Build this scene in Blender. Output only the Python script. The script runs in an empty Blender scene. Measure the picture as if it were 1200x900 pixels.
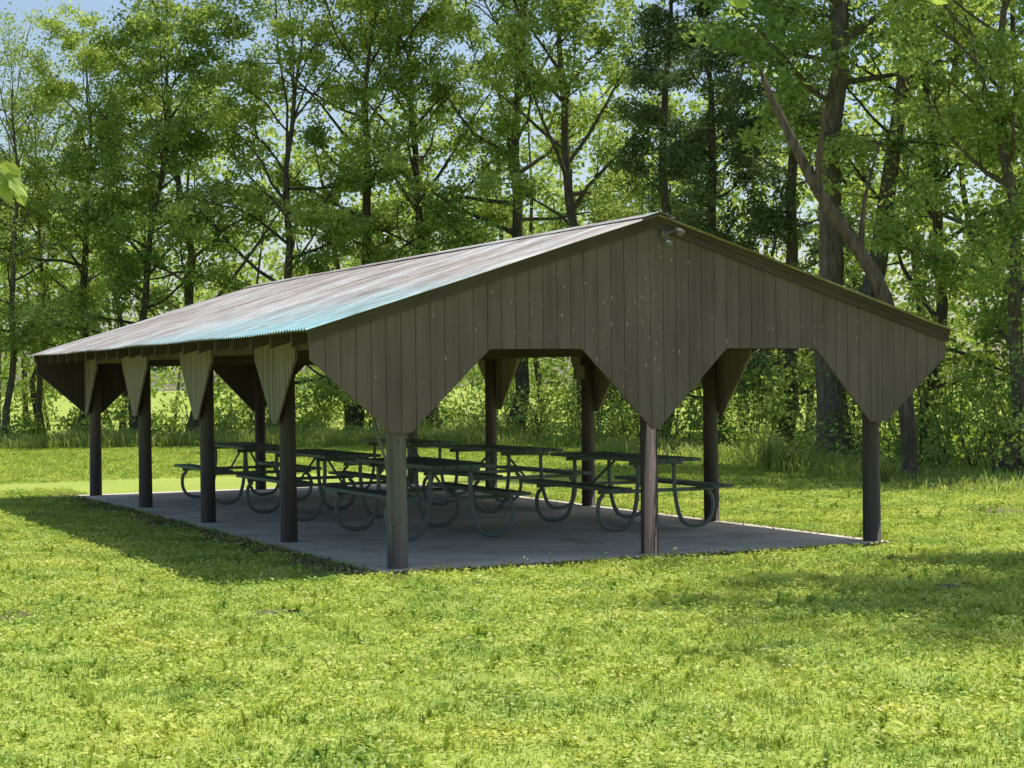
import bpy, math, numpy as np
from mathutils import Matrix, Vector
S=bpy.context.scene
S.view_settings.view_transform='Standard'; S.view_settings.look='None'; S.view_settings.exposure=0
CX,CY,H=-5.65622,-14.31452,1.6
YAW,PITCH,F,ROLL=0.44101,-0.00134,2107.2,-0.01109
W,L,HP,HE,OV,HV=4.947,11.82,3.09,2.063,0.81,1.176
SL=(HP-HE)/(W/2+OV)

# ---------------------------------------------------------------- mesh builder
class MB:
    def __init__(s): s.v=[];s.f=[];s.m=[];s.a=[];s.n=0
    def add(s,v,f,m=0,a=0.5):
        v=np.asarray(v,float).reshape(-1,3);f=np.asarray(f,int).reshape(-1,4)
        s.v.append(v);s.f.append(f+s.n);s.n+=len(v)
        s.m.append(np.full(len(f),m,int) if np.isscalar(m) else np.asarray(m))
        s.a.append(np.full(len(v),a,float) if np.isscalar(a) else np.asarray(a,float))
    def box(s,x0,x1,y0,y1,z0,z1,m=0,a=0.5):
        v=[(x,y,z) for x in(x0,x1) for y in(y0,y1) for z in(z0,z1)]
        s.add(v,[(0,1,3,2),(4,6,7,5),(0,4,5,1),(2,3,7,6),(0,2,6,4),(1,5,7,3)],m,a)
    def hexa(s,b,t,m=0,a=0.5):
        s.add(list(b)+list(t),[(0,3,2,1),(4,5,6,7),(0,1,5,4),(1,2,6,5),(2,3,7,6),(3,0,4,7)],m,a)
    def tube(s,pts,rad,sides=8,m=0,a=0.5,cap=True):
        pts=np.asarray(pts,float);n=len(pts);rad=np.broadcast_to(np.asarray(rad,float),(n,))
        t=np.gradient(pts,axis=0);t/=np.linalg.norm(t,axis=1)[:,None]+1e-9
        ref=np.array([0,0,1.]) if abs(t[0][2])<.9 else np.array([1.,0,0])
        rings=[]
        u=np.cross(t[0],ref);u/=np.linalg.norm(u)
        ang=np.arange(sides)*2*math.pi/sides
        for i in range(n):
            u=u-t[i]*(u@t[i]);u/=np.linalg.norm(u)+1e-9;w=np.cross(t[i],u)
            rings.append(pts[i]+rad[i]*(np.cos(ang)[:,None]*u+np.sin(ang)[:,None]*w))
        v=np.concatenate(rings);f=[]
        for i in range(n-1):
            for k in range(sides):
                k2=(k+1)%sides
                f.append((i*sides+k,i*sides+k2,(i+1)*sides+k2,(i+1)*sides+k))
        if cap and sides%2==0:
            for b in(0,(n-1)*sides):
                for k in range(0,sides-2,2): f.append((b,b+k+1,b+k+2,b+(k+3)%sides))
        s.add(v,f,m,a)
    def mesh(s,name,mats,smooth=False):
        v=np.concatenate(s.v);f=np.concatenate(s.f);m=np.concatenate(s.m);a=np.concatenate(s.a)
        me=bpy.data.meshes.new(name)
        me.vertices.add(len(v));me.vertices.foreach_set("co",v.astype(np.float32).ravel())
        me.loops.add(len(f)*4);me.loops.foreach_set("vertex_index",f.astype(np.int32).ravel())
        me.polygons.add(len(f));me.polygons.foreach_set("loop_start",np.arange(0,len(f)*4,4,dtype=np.int32))
        for q in mats: me.materials.append(q)
        me.polygons.foreach_set("material_index",m.astype(np.int32))
        sm=np.full(len(f),smooth) if isinstance(smooth,bool) else np.isin(m,list(smooth))
        me.polygons.foreach_set("use_smooth",sm.astype(bool))
        me.update(calc_edges=True)
        at=me.attributes.new("v",'FLOAT','POINT');at.data.foreach_set("value",a.astype(np.float32))
        return me
def link(name,me,parent=None,loc=(0,0,0),rot=0,sc=1):
    o=bpy.data.objects.new(name,me);S.collection.objects.link(o)
    o.location=loc;o.rotation_euler=(0,0,rot);o.scale=(sc,sc,sc) if np.isscalar(sc) else sc
    if parent:o.parent=parent
    return o

# ---------------------------------------------------------------- materials
def newmat(name):
    m=bpy.data.materials.new(name);m.use_nodes=True;nt=m.node_tree;nt.nodes.clear()
    out=nt.nodes.new("ShaderNodeOutputMaterial");return m,nt,nt.nodes,nt.links,out
def ramp(N,stops):
    r=N.new("ShaderNodeValToRGB");e=r.color_ramp.elements
    while len(e)<len(stops):e.new(.5)
    for k,(p,c) in enumerate(stops): e[k].position=p;e[k].color=(*c,1)
    return r
def noise(N,Lk,scale,detail=4,vec=None,stretch=None,rough=.55):
    n=N.new("ShaderNodeTexNoise");n.inputs["Scale"].default_value=scale;n.inputs["Detail"].default_value=detail;n.inputs["Roughness"].default_value=rough
    tc=N.new("ShaderNodeTexCoord")
    if stretch:
        mp=N.new("ShaderNodeMapping");mp.inputs["Scale"].default_value=stretch
        Lk.new(tc.outputs["Object"],mp.inputs[0]);Lk.new(mp.outputs[0],n.inputs["Vector"])
    else: Lk.new(tc.outputs["Object"],n.inputs["Vector"])
    return n
def mixc(N,Lk,fac,a,b,mode='MIX'):
    x=N.new("ShaderNodeMix");x.data_type='RGBA';x.blend_type=mode
    for s,i in((fac,0),(a,6),(b,7)):
        if isinstance(s,(int,float)): x.inputs[i].default_value=s
        elif isinstance(s,tuple): x.inputs[i].default_value=(*s,1)
        else: Lk.new(s,x.inputs[i])
    return x.outputs[2]
def leafmat(name,stops,trans=.5,tcol=(1.22,1.15,.6),objvar=.2,patchy=False):
    m,nt,N,Lk,out=newmat(name)
    at=N.new("ShaderNodeAttribute");at.attribute_name="v"
    r=ramp(N,stops);Lk.new(at.outputs["Fac"],r.inputs[0])
    col=r.outputs[0]
    if objvar:
        oi=N.new("ShaderNodeObjectInfo")
        r2=ramp(N,[(0,(1-objvar,1-objvar*.7,1-objvar*.5)),(1,(1+objvar*.3,1+objvar*.2,1))]);Lk.new(oi.outputs["Random"],r2.inputs[0])
        col=mixc(N,Lk,1.0,col,r2.outputs[0],'MULTIPLY')
    if patchy:
        g=N.new("ShaderNodeNewGeometry");nn=N.new("ShaderNodeTexNoise");nn.inputs["Scale"].default_value=.9;nn.inputs["Detail"].default_value=5;nn.inputs["Roughness"].default_value=.75
        Lk.new(g.outputs["Position"],nn.inputs["Vector"]);r3=ramp(N,[(.36,(.62,.74,.76)),(.5,(.97,.98,.95)),(.64,(1.18,1.06,1.1))]);Lk.new(nn.outputs[0],r3.inputs[0])
        col=mixc(N,Lk,1.0,col,r3.outputs[0],'MULTIPLY')
    tc=mixc(N,Lk,1.0,col,tcol,'MULTIPLY')
    d=N.new("ShaderNodeBsdfDiffuse");Lk.new(col,d.inputs[0])
    t=N.new("ShaderNodeBsdfTranslucent");Lk.new(tc,t.inputs[0])
    a=N.new("ShaderNodeMixShader");a.inputs[0].default_value=trans;Lk.new(d.outputs[0],a.inputs[1]);Lk.new(t.outputs[0],a.inputs[2])
    Lk.new(a.outputs[0],out.inputs[0]);return m
def barkmat(name,c1,c2):
    m,nt,N,Lk,out=newmat(name)
    n=noise(N,Lk,3,4,stretch=(6,6,1));r=ramp(N,[(.3,c1),(.7,c2)]);Lk.new(n.outputs[0],r.inputs[0])
    p=N.new("ShaderNodeBsdfDiffuse");Lk.new(r.outputs[0],p.inputs[0])
    bp=N.new("ShaderNodeBump");bp.inputs["Strength"].default_value=.8;bp.inputs["Distance"].default_value=.05;Lk.new(n.outputs[0],bp.inputs["Height"]);Lk.new(bp.outputs[0],p.inputs["Normal"])
    Lk.new(p.outputs[0],out.inputs[0]);return m
def paintmat(name,c1,c2,chips=None,rough=.6,stretch=(8,8,.6),chip_t=.74,chipscale=30,var=.2,fade=None):
    m,nt,N,Lk,out=newmat(name)
    n=noise(N,Lk,2.2,6,stretch=stretch);r=ramp(N,[(.3,c1),(.7,c2)]);Lk.new(n.outputs[0],r.inputs[0])
    at=N.new("ShaderNodeAttribute");at.attribute_name="v"
    vr=ramp(N,[(0,(1-var,)*3),(1,(1+var,)*3)]);Lk.new(at.outputs["Fac"],vr.inputs[0])
    col=mixc(N,Lk,1.0,r.outputs[0],vr.outputs[0],'MULTIPLY')
    if fade:
        n3=noise(N,Lk,1.3,6,stretch=(1.4,1.4,.7),rough=.65);r3=ramp(N,[(.35,(.86,.85,.84)),(.5,(1,1,1)),(.68,fade)]);Lk.new(n3.outputs[0],r3.inputs[0])
        col=mixc(N,Lk,1.0,col,r3.outputs[0],'MULTIPLY')
    if chips:
        n2=noise(N,Lk,chipscale,2,stretch=(1,1,.45));r2=ramp(N,[(chip_t,(0,0,0)),(chip_t+.02,(1,1,1))]);Lk.new(n2.outputs[0],r2.inputs[0])
        col=mixc(N,Lk,r2.outputs[0],col,chips)
    p=N.new("ShaderNodeBsdfPrincipled");p.inputs["Roughness"].default_value=rough;Lk.new(col,p.inputs[0]);p.inputs["Specular IOR Level"].default_value=.25
    Lk.new(p.outputs[0],out.inputs[0]);return m

M_leafA=leafmat("leaf_light",[(0,(.14,.20,.06)),(.5,(.37,.49,.16)),(1,(.64,.74,.33))])
M_leafB=leafmat("leaf_mid",[(0,(.10,.17,.06)),(.5,(.29,.41,.14)),(1,(.54,.65,.28))])
M_leafC=leafmat("leaf_cedar",[(0,(.06,.10,.05)),(.6,(.14,.20,.10)),(1,(.26,.34,.16))],trans=.25)
M_leafU=leafmat("leaf_undergrowth",[(0,(.10,.16,.05)),(.5,(.34,.46,.15)),(1,(.64,.74,.34))],objvar=0)
M_bark=barkmat("bark",(.05,.042,.035),(.16,.135,.11))
M_barkG=barkmat("bark_grey",(.08,.066,.055),(.22,.185,.155))
M_barkD=barkmat("dead_wood",(.07,.055,.045),(.20,.16,.13))
M_grass=leafmat("grass_blades",[(0,(.22,.29,.06)),(.5,(.46,.56,.13)),(.85,(.64,.72,.22)),(1,(.80,.74,.45))],trans=.4,tcol=(1.1,1.1,.65),objvar=0,patchy=True)
M_tall=leafmat("tall_grass_blades",[(0,(.18,.25,.07)),(.5,(.36,.46,.15)),(1,(.62,.63,.32))],objvar=0)
M_flower=leafmat("clover_flower",[(0,(.6,.6,.5)),(1,(.8,.8,.75))],trans=.2,objvar=0)
M_wall=paintmat("brown_painted_boards",(.148,.113,.103),(.192,.149,.137),rough=.7,var=.06,fade=(1.16,1.16,1.17))
M_chip=paintmat("bare_wood_chips",(.38,.33,.29),(.55,.5,.45),rough=.8)
M_back=paintmat("panel_backing",(.06,.047,.042),(.085,.066,.06))
M_gus=paintmat("weathered_boards",(.18,.15,.13),(.28,.24,.21),chips=(.5,.46,.42),chip_t=.70,chipscale=45,var=.15)
M_trim=paintmat("brown_trim",(.08,.062,.056),(.115,.090,.082),stretch=(1,1,1),rough=.8)
M_post=paintmat("brown_painted_post",(.070,.054,.046),(.115,.090,.078),chips=(.25,.22,.2),chip_t=.74,chipscale=45)
M_postG=paintmat("weathered_grey_post",(.125,.11,.095),(.20,.18,.155),chips=(.07,.06,.05),chip_t=.66,chipscale=45)
M_plank=paintmat("green_painted_planks",(.09,.12,.10),(.165,.195,.165),stretch=(6,.6,6),rough=.55)
M_pipe=paintmat("steel_pipe",(.14,.165,.15),(.22,.245,.225),stretch=(1,1,1),rough=.5)
M_metal=paintmat("grey_fixture",(.15,.14,.135),(.22,.21,.2),stretch=(1,1,1),rough=.9)

def roofmat():
    m,nt,N,Lk,out=newmat("weathered_corrugated_metal")
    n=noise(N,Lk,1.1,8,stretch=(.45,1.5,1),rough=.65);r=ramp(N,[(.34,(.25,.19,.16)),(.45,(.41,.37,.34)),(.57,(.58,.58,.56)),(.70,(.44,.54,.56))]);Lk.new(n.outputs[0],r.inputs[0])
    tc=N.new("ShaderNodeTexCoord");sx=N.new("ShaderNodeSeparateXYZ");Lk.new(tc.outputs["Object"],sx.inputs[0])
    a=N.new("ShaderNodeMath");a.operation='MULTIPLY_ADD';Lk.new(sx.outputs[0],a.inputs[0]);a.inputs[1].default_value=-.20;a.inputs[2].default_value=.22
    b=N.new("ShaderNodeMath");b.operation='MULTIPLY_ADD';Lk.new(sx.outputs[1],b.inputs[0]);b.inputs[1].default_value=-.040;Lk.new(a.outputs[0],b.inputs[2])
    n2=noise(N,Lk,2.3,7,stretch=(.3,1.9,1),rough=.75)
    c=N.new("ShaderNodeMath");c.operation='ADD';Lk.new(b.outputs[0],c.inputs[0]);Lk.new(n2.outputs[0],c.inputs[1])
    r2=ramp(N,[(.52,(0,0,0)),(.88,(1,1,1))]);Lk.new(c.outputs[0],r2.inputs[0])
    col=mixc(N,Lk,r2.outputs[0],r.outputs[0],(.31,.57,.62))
    n3=noise(N,Lk,9,6,stretch=(.12,2.8,1),rough=.65);r3=ramp(N,[(.36,(.54,.49,.45)),(.5,(.92,.90,.88)),(.64,(1.16,1.16,1.16))]);Lk.new(n3.outputs[0],r3.inputs[0])
    col=mixc(N,Lk,1.0,col,r3.outputs[0],'MULTIPLY')
    p=N.new("ShaderNodeBsdfPrincipled");Lk.new(col,p.inputs[0]);p.inputs["Metallic"].default_value=.1;p.inputs["Roughness"].default_value=.5
    Lk.new(p.outputs[0],out.inputs[0]);return m
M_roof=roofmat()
def simple(name,layers,bump=0):
    m,nt,N,Lk,out=newmat(name);col=None;first=None
    for sc,det,stops in layers:
        n=noise(N,Lk,sc,det,rough=.7);first=first or n;r=ramp(N,stops);Lk.new(n.outputs[0],r.inputs[0])
        col=r.outputs[0] if col is None else mixc(N,Lk,1.0,col,r.outputs[0],'MULTIPLY')
    p=N.new("ShaderNodeBsdfDiffuse");Lk.new(col,p.inputs[0])
    if bump:
        bp=N.new("ShaderNodeBump");bp.inputs["Strength"].default_value=1;bp.inputs["Distance"].default_value=bump;Lk.new(first.outputs[0],bp.inputs["Height"]);Lk.new(bp.outputs[0],p.inputs["Normal"])
    Lk.new(p.outputs[0],out.inputs[0]);return m
M_conc=simple("concrete",[(1.1,9,[(.34,(.46,.40,.33)),(.5,(.67,.60,.515)),(.66,(.76,.70,.61))]),(25,4,[(.3,(.82,.82,.82)),(.7,(1.08,1.08,1.08))])])
M_ground=simple("lawn_soil_and_turf",[(30,6,[(.3,(.17,.21,.055)),(.5,(.35,.43,.10)),(.7,(.52,.60,.17))]),(.35,5,[(.35,(.85,.88,.88)),(.65,(1.08,1.05,1))])])
M_dirt=simple("bare_dirt",[(14,8,[(.3,(.10,.08,.06)),(.55,(.22,.18,.14)),(.75,(.36,.31,.25))])],bump=.03)
M_litter=leafmat("leaf_litter",[(0,(.10,.075,.045)),(.6,(.25,.195,.125)),(1,(.45,.37,.27))],trans=.15,tcol=(1,1,1),objvar=0)

# ---------------------------------------------------------------- ground
sy,cy=math.sin(YAW),math.cos(YAW)
def gX(X,z,h=0): return (CX+sy*z+cy*X,CY+cy*z-sy*X,h)
def gp(px,z,h=0): return gX((px-600)/F*z,z,h)
b=MB();n=24;xs=np.concatenate([[-400],np.linspace(-60,80,n),[400]]);ys=np.concatenate([[-400],np.linspace(-40,90,n),[500]])
v=[(x,y,0) for x in xs for y in ys];k=len(ys)
f=[(i*k+j,(i+1)*k+j,(i+1)*k+j+1,i*k+j+1) for i in range(len(xs)-1) for j in range(k-1)]
b.add(v,f);link("ground",b.mesh("ground",[M_ground]))
rng=np.random.default_rng(3)
SX0,SX1,SY0,SY1=-.22,W+.09,-.24,L+.3
b=MB();b.box(SX0,SX1,SY0,SY1,-.05,.018);slab=link("concrete_slab",b.mesh("concrete_slab",[M_conc]))
def edge_noise(t,s): return .10*math.sin(t*2.1+s)+.07*math.sin(t*5.3+2*s)+.04*math.sin(t*13.1+s)
b=MB();T=np.linspace(SY0-.5,SY1+.4,90)
v=[];f=[]
for i,t in enumerate(T):
    fade=min(1,(t-T[0])/.5,(T[-1]-t)/.5)
    v+=[(SX0+.05,t,.004),(SX0-(.12+.30*fade)-edge_noise(t,1)*fade,t,.004)]
    if i: f.append((2*i-2,2*i-1,2*i+1,2*i))
b.add(v,f)
T=np.linspace(SX0-.1,SX1+.2,60);v=[];f=[]
for i,t in enumerate(T):
    v+=[(t,SY0+.05,.008),(t,SY0-.10-abs(edge_noise(t,2))*.8,.008)]
    if i: f.append((2*i-2,2*i-1,2*i+1,2*i))
b.add(v,f);dirt=link("dirt_border",b.mesh("dirt_border",[M_dirt]))
b=MB()
for px,py,ra in((5,722,.2),(322,718,.12),(1112,688,.16),(1180,600,.5),(905,592,.2)):
    z=F*H/(py-447+.011*(px-600));x,y,_=gp(px,z);k=26;an=np.arange(k)*2*math.pi/k
    rr=ra*(1+.3*np.sin(an*2+px)+.2*np.sin(an*5+px*.3)+.12*np.sin(an*9))
    v=[];
    for s,hh in((0,.022),(.35,.02),(.7,.014),(1,-.003)):
        v+=[(x+math.cos(a)*q*s*1.3,y+math.sin(a)*q*s,hh) for a,q in zip(an,rr)]
    f=[(i*k+j,(i+1)*k+j,(i+1)*k+(j+1)%k,i*k+(j+1)%k) for i in range(3) for j in range(k)]
    b.add(v,f)
link("bare_dirt_patches",b.mesh("dirt_patches",[M_dirt],True))
def leaves(b,pos,size,m,attr,zb=1.0,rng=rng,wr=.55):
    n=len(pos);nr=rng.normal(size=(n,3))*.75;nr[:,2]+=zb;nr/=np.linalg.norm(nr,axis=1)[:,None]
    d=rng.normal(size=(n,3));d-=nr*(d*nr).sum(1)[:,None];d/=np.linalg.norm(d,axis=1)[:,None];s=np.cross(nr,d)
    sz=np.asarray(size)*rng.uniform(.6,1.25,n);sz=sz[:,None]
    v=np.stack([pos-d*sz*.5,pos+s*sz*wr*.5-d*sz*.05,pos+d*sz*.5,pos-s*sz*wr*.5-d*sz*.05],1).reshape(-1,3)
    b.add(v,np.arange(4*n).reshape(-1,4),m,np.repeat(attr,4))
b=MB();n=1700;p=np.stack([SX0-.02-np.abs(rng.normal(0,.24,n)),rng.uniform(SY0-.3,SY1,n),rng.uniform(.006,.03,n)],1)
leaves(b,p,.05,0,rng.uniform(0,1,n),zb=2.5)
n=600;p=np.stack([rng.uniform(SX0,SX1,n),SY0-.02-np.abs(rng.normal(0,.08,n)),rng.uniform(.01,.03,n)],1)
leaves(b,p,.045,0,rng.uniform(0,1,n),zb=2.5)
n=500;p=np.stack([SX1+rng.normal(0,.10,n),rng.uniform(SY0,SY1,n),rng.uniform(.02,.03,n)],1)
leaves(b,p,.045,0,rng.uniform(0,1,n),zb=2.5)
n=420;p=np.stack([rng.uniform(SX0+.1,SX1-.1,n),rng.uniform(SY0+.1,SY1-.1,n),np.full(n,.026)],1)
leaves(b,p,.035,0,rng.uniform(0,.7,n),zb=14)
link("leaf_litter",b.mesh("leaf_litter",[M_litter]))

# ---------------------------------------------------------------- pavilion
pav=bpy.data.objects.new("picnic_pavilion",None);S.collection.objects.link(pav)
def roofz(x): return HE+SL*(OV+min(x,W-x))
def boards_x(b,yf,th,prof,x0,x1,bw,seed,top,axis='x',gap=.005):
    r=np.random.default_rng(seed);brk=sorted(set([p[0] for p in prof]+[W/2] if axis=='x' else [p[0] for p in prof]))
    px=[p[0] for p in prof];pz=[p[1] for p in prof]
    x=x0
    while x<x1-1e-4:
        e=min(x+bw,x1);col=r.uniform(.1,.9)
        cuts=[x+gap/2]+[q for q in brk if x+gap/2+.003<q<e-gap/2-.003]+[e-gap/2]
        for c0,c1 in zip(cuts[:-1],cuts[1:]):
            z0,z1=np.interp(c0,px,pz),np.interp(c1,px,pz);t0,t1=top(c0),top(c1)
            if t0-z0<.01 and t1-z1<.01: continue
            if axis=='x':
                bt=[(c0,yf,z0),(c1,yf,z1),(c1,yf+th,z1),(c0,yf+th,z0)];tp=[(c0,yf,t0),(c1,yf,t1),(c1,yf+th,t1),(c0,yf+th,t0)]
            else:
                bt=[(yf,c0,z0),(yf,c1,z1),(yf+th,c1,z1),(yf+th,c0,z0)];tp=[(yf,c0,t0),(yf,c1,t1),(yf+th,c1,t1),(yf+th,c0,t0)]
            b.hexa(bt,tp,0,col)
        x=e
def panel_x(b,y0,y1,prof,top,brk):
    px=[p[0] for p in prof];pz=[p[1] for p in prof];q=sorted(set(px+brk))
    for c0,c1 in zip(q[:-1],q[1:]):
        z0,z1=np.interp(c0,px,pz),np.interp(c1,px,pz)
        b.hexa([(c0,y0,z0),(c1,y0,z1),(c1,y1,z1),(c0,y1,z0)],[(c0,y0,top(c0)),(c1,y0,top(c1)),(c1,y1,top(c1)),(c0,y1,top(c0))],0,.2)
hw=.09;ZT=1.885
prof=[(-OV,1.80),(-hw,HV),(hw,HV),(.83,ZT),(W/2-.74,ZT),(W/2-.03,HV-.02),(W/2+.03,HV-.02),(W/2+.76,ZT),(W-.72,ZT),(W-hw,HV),(W+hw,HV),(W+OV,1.80)]
top=lambda x:roofz(x)-.035
for nm,yf,sgn,seed in(("front",-.135,1,1),("back",L+.115,-1,2)):
    b=MB();boards_x(b,yf,.02,prof,-OV,W+OV,.135,seed,top)
    link(nm+"_gable_boards",b.mesh(nm+"_gable",[M_wall]),pav)
    b=MB();yb=(yf+.0205) if sgn>0 else yf-.0155
    p2=[(x,z+.004) for x,z in prof];p2[0]=(-OV+.004,p2[0][1]);p2[-1]=(W+OV-.004,p2[-1][1])
    panel_x(b,yb,yb+.015,p2,lambda x:top(x)-.004,[W/2])
    link(nm+"_gable_backing",b.mesh(nm+"_backing",[M_back]),pav)
    b=MB()
    for (x0,x1) in((-OV-.02,W/2),(W/2,W+OV+.02)):
        for (off,dep,h0,h1) in((.03,.028,.115,.012),(.052,.022,.05,.004)):
            y0=yf-off if sgn>0 else yf+.02;y1=yf-off+dep if sgn>0 else yf+.02+off
            z=lambda x:HE+SL*(OV+min(x,W-x))
            b.hexa([(x0,y0,z(x0)-h0),(x1,y0,z(x1)-h0),(x1,y1,z(x1)-h0),(x0,y1,z(x0)-h0)],[(x0,y0,z(x0)-h1),(x1,y0,z(x1)-h1),(x1,y1,z(x1)-h1),(x0,y1,z(x0)-h1)],0,.5)
    link(nm+"_rake_trim",b.mesh(nm+"_rake",[M_trim]),pav)
b=MB();q=0
while q<90:
    x=rng.uniform(-.6,W+.5) if rng.uniform()<.4 else rng.uniform(.2,3.2);z=rng.uniform(1.25,3.0)
    zb_=np.interp(x,[p[0] for p in prof],[p[1] for p in prof])
    if z<zb_+.05 or z>top(x)-.15: continue
    w=rng.uniform(.003,.007);h=rng.uniform(.006,.024);y=-.1365;s=rng.uniform(-.4,.4)*w
    b.add([(x-w,y,z),(x+s,y,z-h),(x+w,y,z+s),(x-s,y,z+h)],[(0,1,2,3)],0,rng.uniform(0,1));q+=1
link("paint_chips",b.mesh("chips",[M_chip]),pav)
ys5=[L*i/4 for i in range(5)]
for nm,xf in(("left",-.135),("right",W+.115)):
    b=MB()
    for i,y in enumerate(ys5):
        hwid=.66;a0,a1=y-hwid,y+hwid
        if i==0:a0=y-.085
        if i==4:a1=y+.085
        pr=[(y-hwid,1.86),(y-.07,HV+.03),(y+.07,HV+.03),(y+hwid,1.86)]
        zt=roofz(-.135)-.19
        boards_x(b,xf,.02,pr,a0,a1,.1,i+7,lambda q:zt,axis='y',gap=.012)
        xb=xf+.0205 if xf<0 else xf-.0125
        for c0,c1,z0,z1 in((max(a0,y-hwid),y,1.86,HV+.04),(y,min(a1,y+hwid),HV+.04,1.86)):
            if c1-c0<.2: continue
            b.hexa([(xb,c0+.003,z0),(xb+.012,c0+.003,z0),(xb+.012,c1,z1),(xb,c1,z1)],[(xb,c0+.003,zt-.004),(xb+.012,c0+.003,zt-.004),(xb+.012,c1,zt-.004),(xb,c1,zt-.004)],0,.1)
    link(nm+"_brace_panels",b.mesh(nm+"_brace",[M_gus]),pav)
b=MB()
for i,y in enumerate(ys5):
    for j,x in enumerate((0,W)):
        if i==0 and j==0: continue
        b.tube([(x+.006*math.sin(i+j),y,.01),(x,y,1.0),(x,y,2.14)],[.088,.082,.078],14,0,.3+.1*i)
for y in(0,L): b.tube([(W/2,y,.01),(W/2,y,2.14)],[.082,.075],14)
link("posts",b.mesh("posts",[M_post],True),pav)
b=MB();b.tube([(0,0,.01),(0,0,1.0),(0,0,2.14)],[.093,.088,.08],14)
link("corner_post",b.mesh("corner_post",[M_postG],True),pav)
b=MB()
for x0,x1 in((-.11,-.07),(.07,.11),(W-.11,W-.07),(W+.07,W+.11)): b.box(x0,x1,-.095,L+.095,1.92,2.14)
for y in ys5:
    for d in(-.125,.083):
        if (y==0 and d<0) or (y==L and d>0): continue
        b.box(-.06,W+.06,y+d,y+d+.04,1.905,2.08,0,.4)
for y in ys5[1:4]:
    b.box(W/2-.04,W/2+.04,y-.06,y+.06,2.081,3.0)
nr=20
for i in range(nr+1):
    y=-.065+(L+.13)*i/nr
    for s in(0,1):
        X=(lambda x:x) if s==0 else (lambda x:W-x)
        x0,x1=X(-OV+.06),X(W/2-.021);z=lambda x:roofz(x)
        q=[(x0,y-.02,z(x0)-.165),(x1,y-.02,z(x1)-.165),(x1,y+.02,z(x1)-.165),(x0,y+.02,z(x0)-.165)]
        b.hexa(q,[(c[0],c[1],c[2]+.125) for c in q],0,.3)
b.box(W/2-.02,W/2+.02,-.08,L+.08,HP-.22,HP-.045)
for s in(0,1):
    for x in np.arange(-OV+.03,W/2-.1,.6):
        xx=x if s==0 else W-x;z=roofz(xx)
        b.box(xx-.035,xx+.035,-.09,L+.09,z-.038,z-.016,0,.6)
link("roof_framing",b.mesh("framing",[M_trim]),pav)
b=MB();YR0,YR1=-.26,L+.26
ny=int((YR1-YR0)/.0127);yy=np.linspace(YR0,YR1,ny);zz=.010*np.sin(2*math.pi*yy/.076)
for s in(0,1):
    xs=np.linspace(-OV-.07,W/2+.005,12)
    rows=[]
    for x in xs:
        bow=.007*math.sin(x*3)
        z=HE+SL*(OV+x)+.004+zz+bow*np.sin(yy*.9)+(.006*np.sin(yy*2.3+1) if x<-OV else 0)
        rows.append(np.stack([np.full(ny,x if s==0 else W-x),yy,z],1))
    v=np.concatenate(rows);I=np.arange(ny-1)
    f=np.concatenate([np.stack([i*ny+I,(i+1)*ny+I,(i+1)*ny+I+1,i*ny+I+1],1) for i in range(len(xs)-1)])
    b.add(v,f)
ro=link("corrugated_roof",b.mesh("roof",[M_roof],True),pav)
b=MB()
for s in(1,-1):
    x0=W/2;x1=W/2-s*.16;z0=HP+.022;z1=HP+.022-.16*SL
    q=[(x0,YR0,z0),(x1,YR0,z1),(x1,YR1,z1),(x0,YR1,z0)]
    b.hexa(q,[(c[0],c[1],c[2]+.004) for c in q])
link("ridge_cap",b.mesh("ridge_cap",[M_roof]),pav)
b=MB();x=W/2+.09;y=-.19;z=HP-.17
b.box(x-.035,x+.035,y+.002,y+.03,z-.035,z+.035)
for dx,dz,ax in((-.02,-.07,-.05),(.09,.04,.14)):
    b.tube([(x,y,z),(x+dx*.5,y-.03,z+dz*.5),(x+dx,y-.05,z+dz)],.009,8)
    d=np.array([ax,-.5,-.35]);d/=np.linalg.norm(d);c=np.array([x+dx,y-.05,z+dz])
    b.tube([c-d*.02,c+d*.015,c+d*.05,c+d*.07],[.014,.024,.034,.037],12)
link("floodlights",b.mesh("floodlights",[M_metal],True),pav)
b=MB();b.box(W-.17,W-.06,L/4*2-.05,L/4*2+.05,1.62,1.8);b.tube([(W-.1,L/2,1.8),(W-.1,L/2,2.1)],.012,8)
link("junction_box",b.mesh("jbox",[M_metal]),pav)
b=MB();b.tube([(-.22,-.02,1.35),(-.2,-.04,1.2),(-.13,-.08,.95),(-.105,-.09,.7),(-.10,-.09,.3),(-.10,-.09,.04)],.013,8)
link("conduit",b.mesh("conduit",[M_postG],True),pav)

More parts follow.
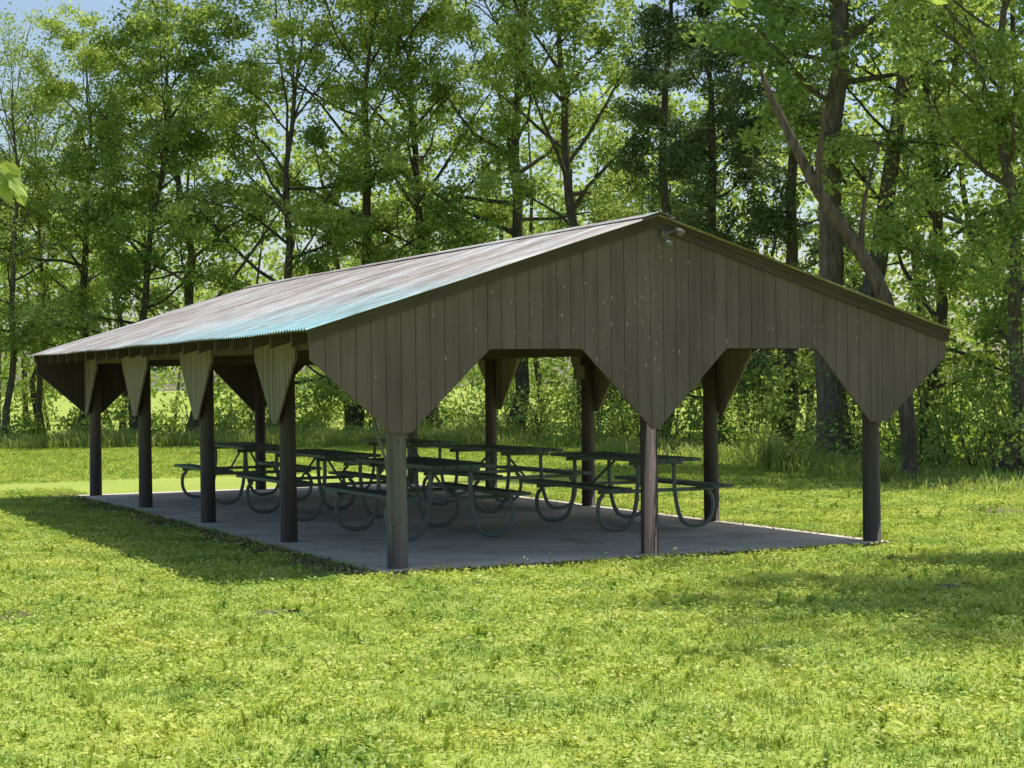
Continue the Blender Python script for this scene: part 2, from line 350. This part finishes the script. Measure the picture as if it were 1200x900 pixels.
# ---------------------------------------------------------------- tables
def smooth_path(p,n=6):
    p=[np.array(q,float) for q in p];p=[2*p[0]-p[1]]+p+[2*p[-1]-p[-2]];o=[]
    for i in range(1,len(p)-2):
        for k in range(n):
            t=k/n;a,b_,c,d=p[i-1:i+3]
            o.append(.5*((2*b_)+(-a+c)*t+(2*a-5*b_+4*c-d)*t*t+(-a+3*b_-3*c+d)*t**3))
    o.append(p[-2]);return o
tb=MB();LT=2.2
for i in range(5):
    x=-.28+.14*i;tb.box(x-.063,x+.063,-LT/2,LT/2,.728,.762,0,.2+.15*i)
for s in(-1,1):
    for k in range(2):
        x=s*(.54+.13*k);tb.box(x-.059,x+.059,-LT/2,LT/2,.437,.471,0,.4+.2*k)
for y in(-.74,.74):
    tb.tube([(-.32,y,.703),(.32,y,.703)],.021,10,1)
    tb.tube([(-.69,y,.413),(.69,y,.413)],.021,10,1)
    for s in(-1,1):
        pth=smooth_path([(s*.63,y,.39),(s*.685,y,.32),(s*.695,y,.2),(s*.65,y,.085),(s*.55,y,.030),(s*.40,y,.030),(s*.31,y,.09),(s*.25,y,.25),(s*.22,y,.5),(s*.22,y,.69)],5)
        tb.tube(pth,.0225,10,1)
    tb.tube([(0,y*.25,.70),(0,y,.42)],.014,8,1)
tm=tb.mesh("picnic_table",[M_plank,M_pipe],{1})
for x in(1.5,3.86):
    for y in(3.05,6.2,9.5):
        link("picnic_table",tm,None,(x+rng.uniform(-.05,.05),y+rng.uniform(-.1,.1),.018),rng.uniform(-.03,.03))

# ---------------------------------------------------------------- trees
def norm(v): return v/(np.linalg.norm(v)+1e-9)
def gen_tree(seed,h,r0,cb,cr,nl,leafsz,lper,mats,kind=0,nsub=6,ntw=4,lean=(0,0),sig=.19,extra=None):
    r=np.random.default_rng(seed);b=MB()
    n=12;tp=np.zeros((n,3));wob=np.cumsum(r.normal(0,.10*h/14,(n,2)),axis=0);t=np.linspace(0,1,n)
    tp[:,0]=wob[:,0]+lean[0]*t**1.3*h;tp[:,1]=wob[:,1]+lean[1]*t**1.3*h;tp[:,2]=t*h*.96;tp[0,:2]=0;tp[0,2]=-.1
    tr=r0*(1-t)**.8*.95+.015;tr[0]*=1.35
    b.tube(tp,tr,9,0,cap=False)
    P=[];A=[]
    ph=r.uniform(0,6.28)
    for i in range(nl):
        s=((i+.5)/nl)**.9;tt=cb+(1-cb)*s*.97
        st=np.array([np.interp(tt,t,tp[:,k]) for k in range(3)]);rr=np.interp(tt,t,tr)
        az=ph+i*2.4+r.normal(0,.35)
        if kind==0: prof=max(.3,math.sin(math.pi*(.2+.72*s))**.6);el=math.radians(5+55*s+r.normal(0,12))
        elif kind==1: prof=(1.02-s)**.8;el=math.radians(5+25*s+r.normal(0,6))
        else: prof=r.uniform(.6,1);el=math.radians(r.uniform(15,75))
        Ln=cr*prof*r.uniform(.6,1.35)/max(.45,math.cos(el))*(.8 if kind==0 else 1)
        d=np.array([math.cos(az)*math.cos(el),math.sin(az)*math.cos(el),math.sin(el)])
        pts=[st];dd=d.copy()
        for k in range(5):
            dd=norm(dd+r.normal(0,.16,3)+np.array([0,0,.08 if kind!=1 else -.02]));pts.append(pts[-1]+dd*Ln/5)
        pts=np.array(pts);lr=min(rr*.55,.015+.015*Ln)
        b.tube(pts,np.linspace(lr,.006,6),5,0,cap=False)
        for j in range(nsub):
            u=r.uniform(.2,1);k=u*5;a=pts[min(4,int(k))]*(1-(k-min(4,int(k))))+pts[min(4,int(k))+1]*(k-min(4,int(k)))
            sd=norm(norm(pts[-1]-pts[0])+r.normal(0,.6,3));sl=Ln*r.uniform(.22,.55)*(1.15-.5*u)
            e1=a+sd*sl*.5+r.normal(0,.04,3);e2=e1+norm(sd+r.normal(0,.3,3))*sl*.5
            b.tube([a,e1,e2],[lr*.35+.003,.007,.004],4,0,cap=False)
            cj=r.uniform(0,1)
            for q in range(ntw):
                v=r.uniform(.2,1);c=a+(e1-a)*min(1,2*v) if v<.5 else e1+(e2-e1)*(2*v-1)
                td=norm(sd+r.normal(0,.8,3)+np.array([0,0,.05]));tl=r.uniform(.25,.6)*(1 if h>5 else .6)
                ct=.6*cj+.4*r.uniform()
                m=int(lper*r.uniform(.5,1.4));w=r.uniform(0,1,m)
                pos=c+td*tl*w[:,None]+r.normal(0,sig,(m,3))*np.array([1,1,.5]);pos[:,2]-=.15*tl*w
                P.append(pos);A.append(np.clip(.55*ct+.45*r.uniform(0,1,m),0,1))
    P=np.concatenate(P);A=np.concatenate(A);k=P[:,2]>.02;P=P[k];A=A[k]
    if kind==1: leaves(b,P,leafsz,1,A,zb=.5,rng=r,wr=.28)
    else: leaves(b,P,leafsz,1,A,zb=.9,rng=r)
    if extra: extra(b,r)
    return b.mesh("tree%d"%seed,mats,{0})
TA=[gen_tree(11,15,.20,.15,4.3,28,.155,50,[M_bark,M_leafA],lean=(.02,.02)),
    gen_tree(12,13,.15,.10,3.8,26,.145,50,[M_bark,M_leafA],lean=(.08,0)),
    gen_tree(13,16,.24,.18,4.7,28,.155,50,[M_bark,M_leafB]),
    gen_tree(14,14,.18,.14,4.0,26,.145,50,[M_barkG,M_leafB],lean=(-.08,.03)),
    gen_tree(15,11,.12,.10,3.2,22,.14,50,[M_bark,M_leafA],lean=(.04,.05))]
TS=gen_tree(16,13,.12,.2,3.4,24,.12,22,[M_barkG,M_leafA],nsub=7,ntw=4,lean=(.04,0))
TC=[gen_tree(21,13,.18,.08,2.2,36,.17,40,[M_bark,M_leafC],kind=1,nsub=5,ntw=4,sig=.14),
    gen_tree(22,9,.13,.05,1.8,30,.16,40,[M_bark,M_leafC],kind=1,nsub=5,ntw=4,sig=.13)]
def treeline(px): return float(np.interp(px,[-600,0,250,600,760,900,1050,1200,1800],[48,48,48,47,41,34,28.5,25.5,23]))
R=np.random.default_rng(77)
front=[(-250,1,3,.9),(-110,1,0,.82),(95,4,0,.78),(160,1,4,1.02),(222,2.5,3,.88),(320,1,1,.98),(415,3,2,.86),(510,3,0,.92),(600,1,2,.95),(690,2,0,.98),
 (1095,4,1,.85),(1175,2,3,.74),(1290,4,0,.8)]
for px,dz,k,sc in front:
    link("deciduous_tree",TA[k],None,gp(px,treeline(px)+2+dz),R.uniform(0,6.28),(sc*R.uniform(.95,1.1),sc*R.uniform(.95,1.1),sc))
for px,dz,sc in((5,4,.85),(50,7,.80)):
    link("sparse_tree",TS,None,gp(px,treeline(px)+dz),R.uniform(0,6.28),sc)
for px,dz,k,sc in((770,4,0,1.0),(850,5,0,.92),(915,7,0,1.0)):
    link("cedar_tree",TC[k],None,gp(px,treeline(px)+dz),R.uniform(0,6.28),sc)
def fork(b,r):
    b.tube([(.3,0,2.2),(.8,.1,3.6),(1.1,.2,5.5),(1.5,.3,8),(1.7,.2,11)],[.2,.18,.15,.11,.03],8,0)
big=gen_tree(41,14,.30,.42,3.6,22,.15,46,[M_barkG,M_leafB],lean=(.08,0),extra=fork)
link("forked_tree",big,None,gp(980,33.5),-YAW,(1,1,1))
b=MB();P0=[(1066,-.1),(1060,1.4),(1038,2.84),(1000,3.75),(962,4.5),(932,5.3),(905,6.05),(893,6.5)]
b.tube(smooth_path([gp(a,28.0,h) for a,h in P0],3),np.interp(np.linspace(0,1,22),[0,.3,.6,.9,1],[.13,.12,.095,.05,.012]),10,0)
b.tube(smooth_path([gp(962,28.0,4.45),gp(962,27.9,5.0),gp(968,27.8,5.5),gp(966,27.8,5.9)],3),np.linspace(.065,.012,10),8,0)
b.tube(smooth_path([gp(1010,28.0,3.5),gp(1016,28.1,4.4),gp(1034,28.2,5.3)],3),np.linspace(.05,.012,7),6,0)
link("leaning_dead_tree",b.mesh("dead_tree",[M_barkD],True))
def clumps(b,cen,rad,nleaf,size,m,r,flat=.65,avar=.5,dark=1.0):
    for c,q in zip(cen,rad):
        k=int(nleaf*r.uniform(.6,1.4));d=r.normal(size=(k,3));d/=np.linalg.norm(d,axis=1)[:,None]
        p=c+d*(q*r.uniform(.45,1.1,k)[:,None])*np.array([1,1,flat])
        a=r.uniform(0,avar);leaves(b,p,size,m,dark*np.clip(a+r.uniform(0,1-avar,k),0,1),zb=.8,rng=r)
r=np.random.default_rng(5);b=MB()
for zo,step,h0,nl,sz in((9,3.0,9.8,42,.22),(16,3.2,11.5,36,.26),(26,3.7,13,34,.33),(40,4.5,14.5,30,.42)):
    px=-450.
    while px<1700:
        z=treeline(px)+zo+r.uniform(-2.5,2.5);x,y,_=gp(px,z);h=h0*r.uniform(.7,1.2)*(.88 if px<200 else 1)
        q=np.cumsum(r.normal(0,.28,(5,2)),axis=0);q-=q[0]
        rt=r.uniform(.05,.14)
        b.tube([(x+q[i,0],y+q[i,1],h*.9*i/4) for i in range(5)],[rt,rt*.85,rt*.65,rt*.45,.02],6,0,cap=False)
        nc=38;t=r.uniform(.14 if px<260 else .06,1,nc);w=np.sin(np.pi*(.2+.72*t))**.6*2.8
        an=r.uniform(0,6.28,nc);rr=np.sqrt(r.uniform(0,1,nc))*w
        cen=np.stack([x+np.cos(an)*rr,y+np.sin(an)*rr,t*h],1)
        clumps(b,cen,r.uniform(.5,1.1,nc)*(sz/.24)**.5,nl,sz,1,r)
        px+=step*r.uniform(.5,1.5)/z*F
link("distant_trees",b.mesh("distant_trees",[M_bark,M_leafU],{0}))
b=MB()
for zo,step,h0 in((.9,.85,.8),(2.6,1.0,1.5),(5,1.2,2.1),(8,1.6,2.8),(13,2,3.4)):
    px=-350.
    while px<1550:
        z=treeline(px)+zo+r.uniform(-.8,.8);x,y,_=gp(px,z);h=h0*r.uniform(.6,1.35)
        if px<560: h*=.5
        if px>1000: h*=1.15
        dk=1.0 if px<700 else r.uniform(.4,.95)  # leaf colour lowered towards the right: woodland shade painted into the bushes
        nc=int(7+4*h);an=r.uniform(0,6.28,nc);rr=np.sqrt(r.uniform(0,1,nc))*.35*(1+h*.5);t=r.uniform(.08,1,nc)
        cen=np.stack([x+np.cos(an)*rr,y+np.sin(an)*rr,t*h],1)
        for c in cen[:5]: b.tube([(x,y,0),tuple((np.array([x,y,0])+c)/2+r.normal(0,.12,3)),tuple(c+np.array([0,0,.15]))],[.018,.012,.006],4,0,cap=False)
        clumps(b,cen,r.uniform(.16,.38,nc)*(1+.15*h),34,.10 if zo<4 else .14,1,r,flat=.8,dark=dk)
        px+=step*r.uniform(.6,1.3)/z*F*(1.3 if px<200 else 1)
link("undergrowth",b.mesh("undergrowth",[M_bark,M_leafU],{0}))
sh=gen_tree(51,9.5,.2,.52,3.1,18,.13,30,[M_bark,M_leafA])
link("shade_tree",sh,None,(8.3,-2.6,0),1.0,(1.1,1.1,1))
link("shade_tree",sh,None,(6.3,-3.9,0),3.2,(.6,.6,.95))
def bough(b,r):
    main=smooth_path([(.1,0,2.7),(1.2,-.1,3.2),(2.4,0,3.32),(3.6,.1,3.30),(4.7,.05,3.25)],4)
    b.tube(main,np.linspace(.06,.008,len(main)),6,0)
    tips=[((3.9,.1,3.28),(3.95,.1,2.90)),((4.62,.05,3.25),(4.60,.05,2.90)),((4.45,.05,3.26),(4.50,.08,2.96)),((1.25,-.1,3.2),(1.55,-.1,2.24)),((2.9,0,3.3),(2.95,0,3.05))]
    for a,c in tips:
        a=np.array(a);c=np.array(c);mid=(a+c)/2+np.array([-.08,0,.02])
        b.tube([a,mid,c],[.008,.005,.003],4,0,cap=False)
        k=7;P=c+r.normal(0,.02,(k,3));P[:,2]+=r.uniform(0,.10,k)
        for p in P:
            d=norm(np.array([r.uniform(.2,1),r.uniform(-.5,.5),-r.uniform(.2,.9)]));s=norm(np.cross(d,np.array([r.normal(),-1,r.normal()*.3])))
            l=r.uniform(.06,.10);w=l*.28;nn=np.cross(d,s)*.01
            v=[p,p+d*l*.3+s*w,p+d*l*.7+s*w*.8,p+d*l,p+d*l*.7-s*w*.8+nn,p+d*l*.3-s*w+nn,p+d*l*.5+nn*-.5]
            b.add(v,[(0,1,2,6),(6,2,3,4),(0,6,4,5)],1,r.uniform(.2,.7))
near=gen_tree(61,8,.17,.5,2.2,12,.10,30,[M_bark,M_leafA],extra=bough)
link("oak_tree",near,None,gX(-3.2,6.0),-YAW)

# ---------------------------------------------------------------- grass
def blades(b,x,y,hgt,wid,rng,bend=.6,at=None,m=0):
    n=len(x);az=rng.uniform(0,6.283,n);l=hgt*rng.uniform(.5,1.3,n);w=wid*rng.uniform(.7,1.3,n)
    ln=rng.uniform(.15,1,n)*bend
    dx,dy=np.cos(az),np.sin(az);sx,sy_=-dy,dx
    base=np.stack([x,y,np.full(n,-.002)],1)
    mid=base+np.stack([dx*l*ln*.35,dy*l*ln*.35,l*(.6-.15*ln)],1)
    tip=base+np.stack([dx*l*ln,dy*l*ln,l*(1-.55*ln)],1)
    side=np.stack([sx*w*.5,sy_*w*.5,np.zeros(n)],1)
    v=np.stack([base,mid+side,tip,mid-side],1).reshape(-1,3)
    b.add(v,np.arange(4*n).reshape(-1,4),m,np.repeat(rng.uniform(0,1,n) if at is None else at,4))
def patch(seed,size,n,hgt,wid,clover=0,weeds=0,mask=None,ox=0,oy=0,ncl=300):
    r=np.random.default_rng(seed);b=MB()
    def ok(x,y):
        q=(x>=0)&(x<size)&(y>=0)&(y<size)
        if mask is not None: q&=mask(x+ox,y+oy)
        return q
    n1=int(n*.5);x=r.uniform(0,size,n1);y=r.uniform(0,size,n1);q=ok(x,y);x=x[q];y=y[q]
    if len(x)==0: return None
    blades(b,x,y,hgt*.75,wid,r,bend=1.0,at=np.clip(r.uniform(.0,.75,len(x))+(r.uniform(0,1,len(x))>.95)*.45,0,1))
    c=np.stack([r.uniform(0,size,ncl),r.uniform(0,size,ncl)],1);ch=r.uniform(.6,1.6,ncl);ca=r.uniform(-.25,.32,ncl)
    i=r.integers(0,ncl,n-n1);x=(c[i,0]+r.normal(0,.038,len(i)))%size;y=(c[i,1]+r.normal(0,.038,len(i)))%size;q=ok(x,y);x=x[q];y=y[q];i=i[q]
    if len(x): blades(b,x,y,hgt*ch[i],wid*1.15,r,bend=1.1,at=np.clip(r.uniform(.1,.65,len(x))+ca[i],0,1))
    if clover:
        kc=70;c=np.stack([r.uniform(0,size,kc),r.uniform(0,size,kc)],1);i=r.integers(0,kc,clover)
        x=(c[i,0]+r.normal(0,.10,clover))%size;y=(c[i,1]+r.normal(0,.10,clover))%size;q=ok(x,y);x=x[q];y=y[q]
        if len(x):
            p=np.stack([x,y,r.uniform(.4,1.1,len(x))*hgt],1);leaves(b,p,.028,0,r.uniform(.35,.97,len(x)),zb=1.8,rng=r,wr=.9)
    if weeds:   # flat rosettes of broad leaves
        x=r.uniform(0,size,weeds);y=r.uniform(0,size,weeds);q=ok(x,y);x=x[q];y=y[q]
        for i in range(len(x)):
            k=9;blades(b,np.full(k,x[i]),np.full(k,y[i]),r.uniform(.07,.11),.026,r,bend=1.15,at=np.clip(r.uniform(.1,.45)+r.uniform(0,.2,k),0,1))
    return b.mesh("grass%d"%seed,[M_grass,M_flower])
def mask(x,y):
    inside=(x>SX0-.01)&(x<SX1-.02)&(y>SY0-.01)&(y<SY1+.01)
    ed=.36+.10*np.sin(y*2.1+1)+.07*np.sin(y*5.3+2)
    r=np.random.default_rng(5).uniform(0,1,len(x))
    strip=(x>SX0-ed-.02)&(x<=SX0)&(y>SY0-.1)&(y<SY1+.1)&(r>.30)
    fr=(y>SY0-.08)&(y<=SY0)&(x>SX0)&(x<SX1)&(r>.7)
    return ~(inside|strip|fr)
grass=bpy.data.objects.new("lawn_grass",None);S.collection.objects.link(grass)
NB=10000
var=[patch(60+i,2.0,NB,.045,.0085,clover=2400,weeds=14+6*i) for i in range(4)]
coarse=[patch(70+i,4.0,9000,.06,.017,ncl=500) for i in range(2)]
def camz(x,y): 
    dx,dy=x-CX,y-CY;return dx*sy+dy*cy,dx*cy-dy*sy
cnt=0
for ix in range(-12,16):
    for iy in range(-9,12):
        x0,y0=ix*2.0,iy*2.0;z,X=camz(x0+1,y0+1)
        if z<4 or z>27 or abs(X)>.30*z+3: continue
        ins=(x0+2>SX0-.7 and x0<SX1+.02 and y0+2>SY0-.12 and y0<SY1+.1)
        if ins:
            me=patch(1000+cnt,2.0,NB,.045,.0085,clover=2400,weeds=10,mask=mask,ox=x0,oy=y0)
            if me: link("patch_%03d"%cnt,me,grass,(x0,y0,0))
        else:
            k=R.integers(0,4);q=R.integers(0,4);off=[(0,0),(2,0),(2,2),(0,2)][q]
            link("patch_%03d"%cnt,var[k],grass,(x0+off[0],y0+off[1],0),q*math.pi/2)
        cnt+=1
for ix in range(-14,20):
    for iy in range(-4,18):
        x0,y0=ix*4.0,iy*4.0;z,X=camz(x0+2,y0+2)
        if z<26.5 or z>52 or abs(X)>.30*z+5: continue
        if x0+4>SX0-1 and x0<SX1+.1 and y0<SY1+.1: continue
        k=R.integers(0,2);q=R.integers(0,4);off=[(0,0),(4,0),(4,4),(0,4)][q]
        link("patch_%03d"%cnt,coarse[k],grass,(x0+off[0],y0+off[1],0),q*math.pi/2);cnt+=1
r=np.random.default_rng(9);b=MB()
px=-400.
while px<1500:
    for zo in(-1.0,.3):
        z=treeline(px)+zo+r.uniform(-.5,.5);x,y,_=gp(px,z);n=800 if px<600 else 380
        hh=(.40 if px<600 else .32)*r.uniform(.4,1.4)
        blades(b,x+r.normal(0,.6,n),y+r.normal(0,.5,n),hh,.022,r,bend=.9,at=np.clip(r.uniform(0,.6,n)+r.uniform(0,.4),0,1))
    px+=.75*r.uniform(.7,1.3)/z*F
link("tall_grass",b.mesh("tall_grass",[M_tall]))
b=MB()
for px,z,hh in((905,31,.75),(925,30.5,.5),(1030,27,.5)):
    x,y,_=gp(px,z);n=260;blades(b,x+r.normal(0,.12,n),y+r.normal(0,.12,n),hh,.02,r,bend=.9)
link("ornamental_grass",b.mesh("clump",[M_tall]))
b=MB()
for i in range(7):
    x=r.uniform(.9,3.2);y=SY0-r.uniform(.05,.3);z=r.uniform(.07,.12);rr=.010
    b.tube([(x,y,0),(x+.005,y,z)],.002,4,0,.4,cap=False)
    b.tube([(x,y,z-rr),(x,y,z-rr*.6),(x,y,z),(x,y,z+rr*.6),(x,y,z+rr)],[rr*.2,rr*.8,rr,rr*.8,rr*.2],8,1,.2)
link("dandelions",b.mesh("dandelions",[M_grass,M_flower]))

# ---------------------------------------------------------------- light
sd=Vector((.94,.16,2.1)).normalized()
el=math.asin(sd.z);az=math.atan2(sd.x,sd.y)
wd=bpy.data.worlds.new("World");S.world=wd;wd.use_nodes=True;N=wd.node_tree.nodes;bg=N["Background"]
st=N.new("ShaderNodeTexSky");st.sky_type='NISHITA';st.sun_disc=False;st.sun_elevation=el;st.sun_rotation=az;st.dust_density=1.6
wd.node_tree.links.new(st.outputs[0],bg.inputs[0]);bg.inputs[1].default_value=.15
sl=bpy.data.lights.new("sun",'SUN');sl.energy=5;sl.angle=math.radians(.5);sl.color=(1,.95,.86)
so=bpy.data.objects.new("sun",sl);S.collection.objects.link(so);so.rotation_euler=sd.to_track_quat('Z','Y').to_euler()
# ---------------------------------------------------------------- camera
cd=bpy.data.cameras.new("camera");co=bpy.data.objects.new("camera",cd);S.collection.objects.link(co)
fw=Vector((math.sin(YAW)*math.cos(PITCH),math.cos(YAW)*math.cos(PITCH),math.sin(PITCH)))
rt=Vector((math.cos(YAW),-math.sin(YAW),0));up=rt.cross(fw)
r2=rt*math.cos(ROLL)+up*math.sin(ROLL);u2=-rt*math.sin(ROLL)+up*math.cos(ROLL)
M=Matrix((( r2.x,u2.x,-fw.x,CX),(r2.y,u2.y,-fw.y,CY),(r2.z,u2.z,-fw.z,H),(0,0,0,1)))
co.matrix_world=M
cd.sensor_width=36;cd.lens=F/1200*36;cd.clip_end=2000;cd.clip_start=.05
S.camera=co
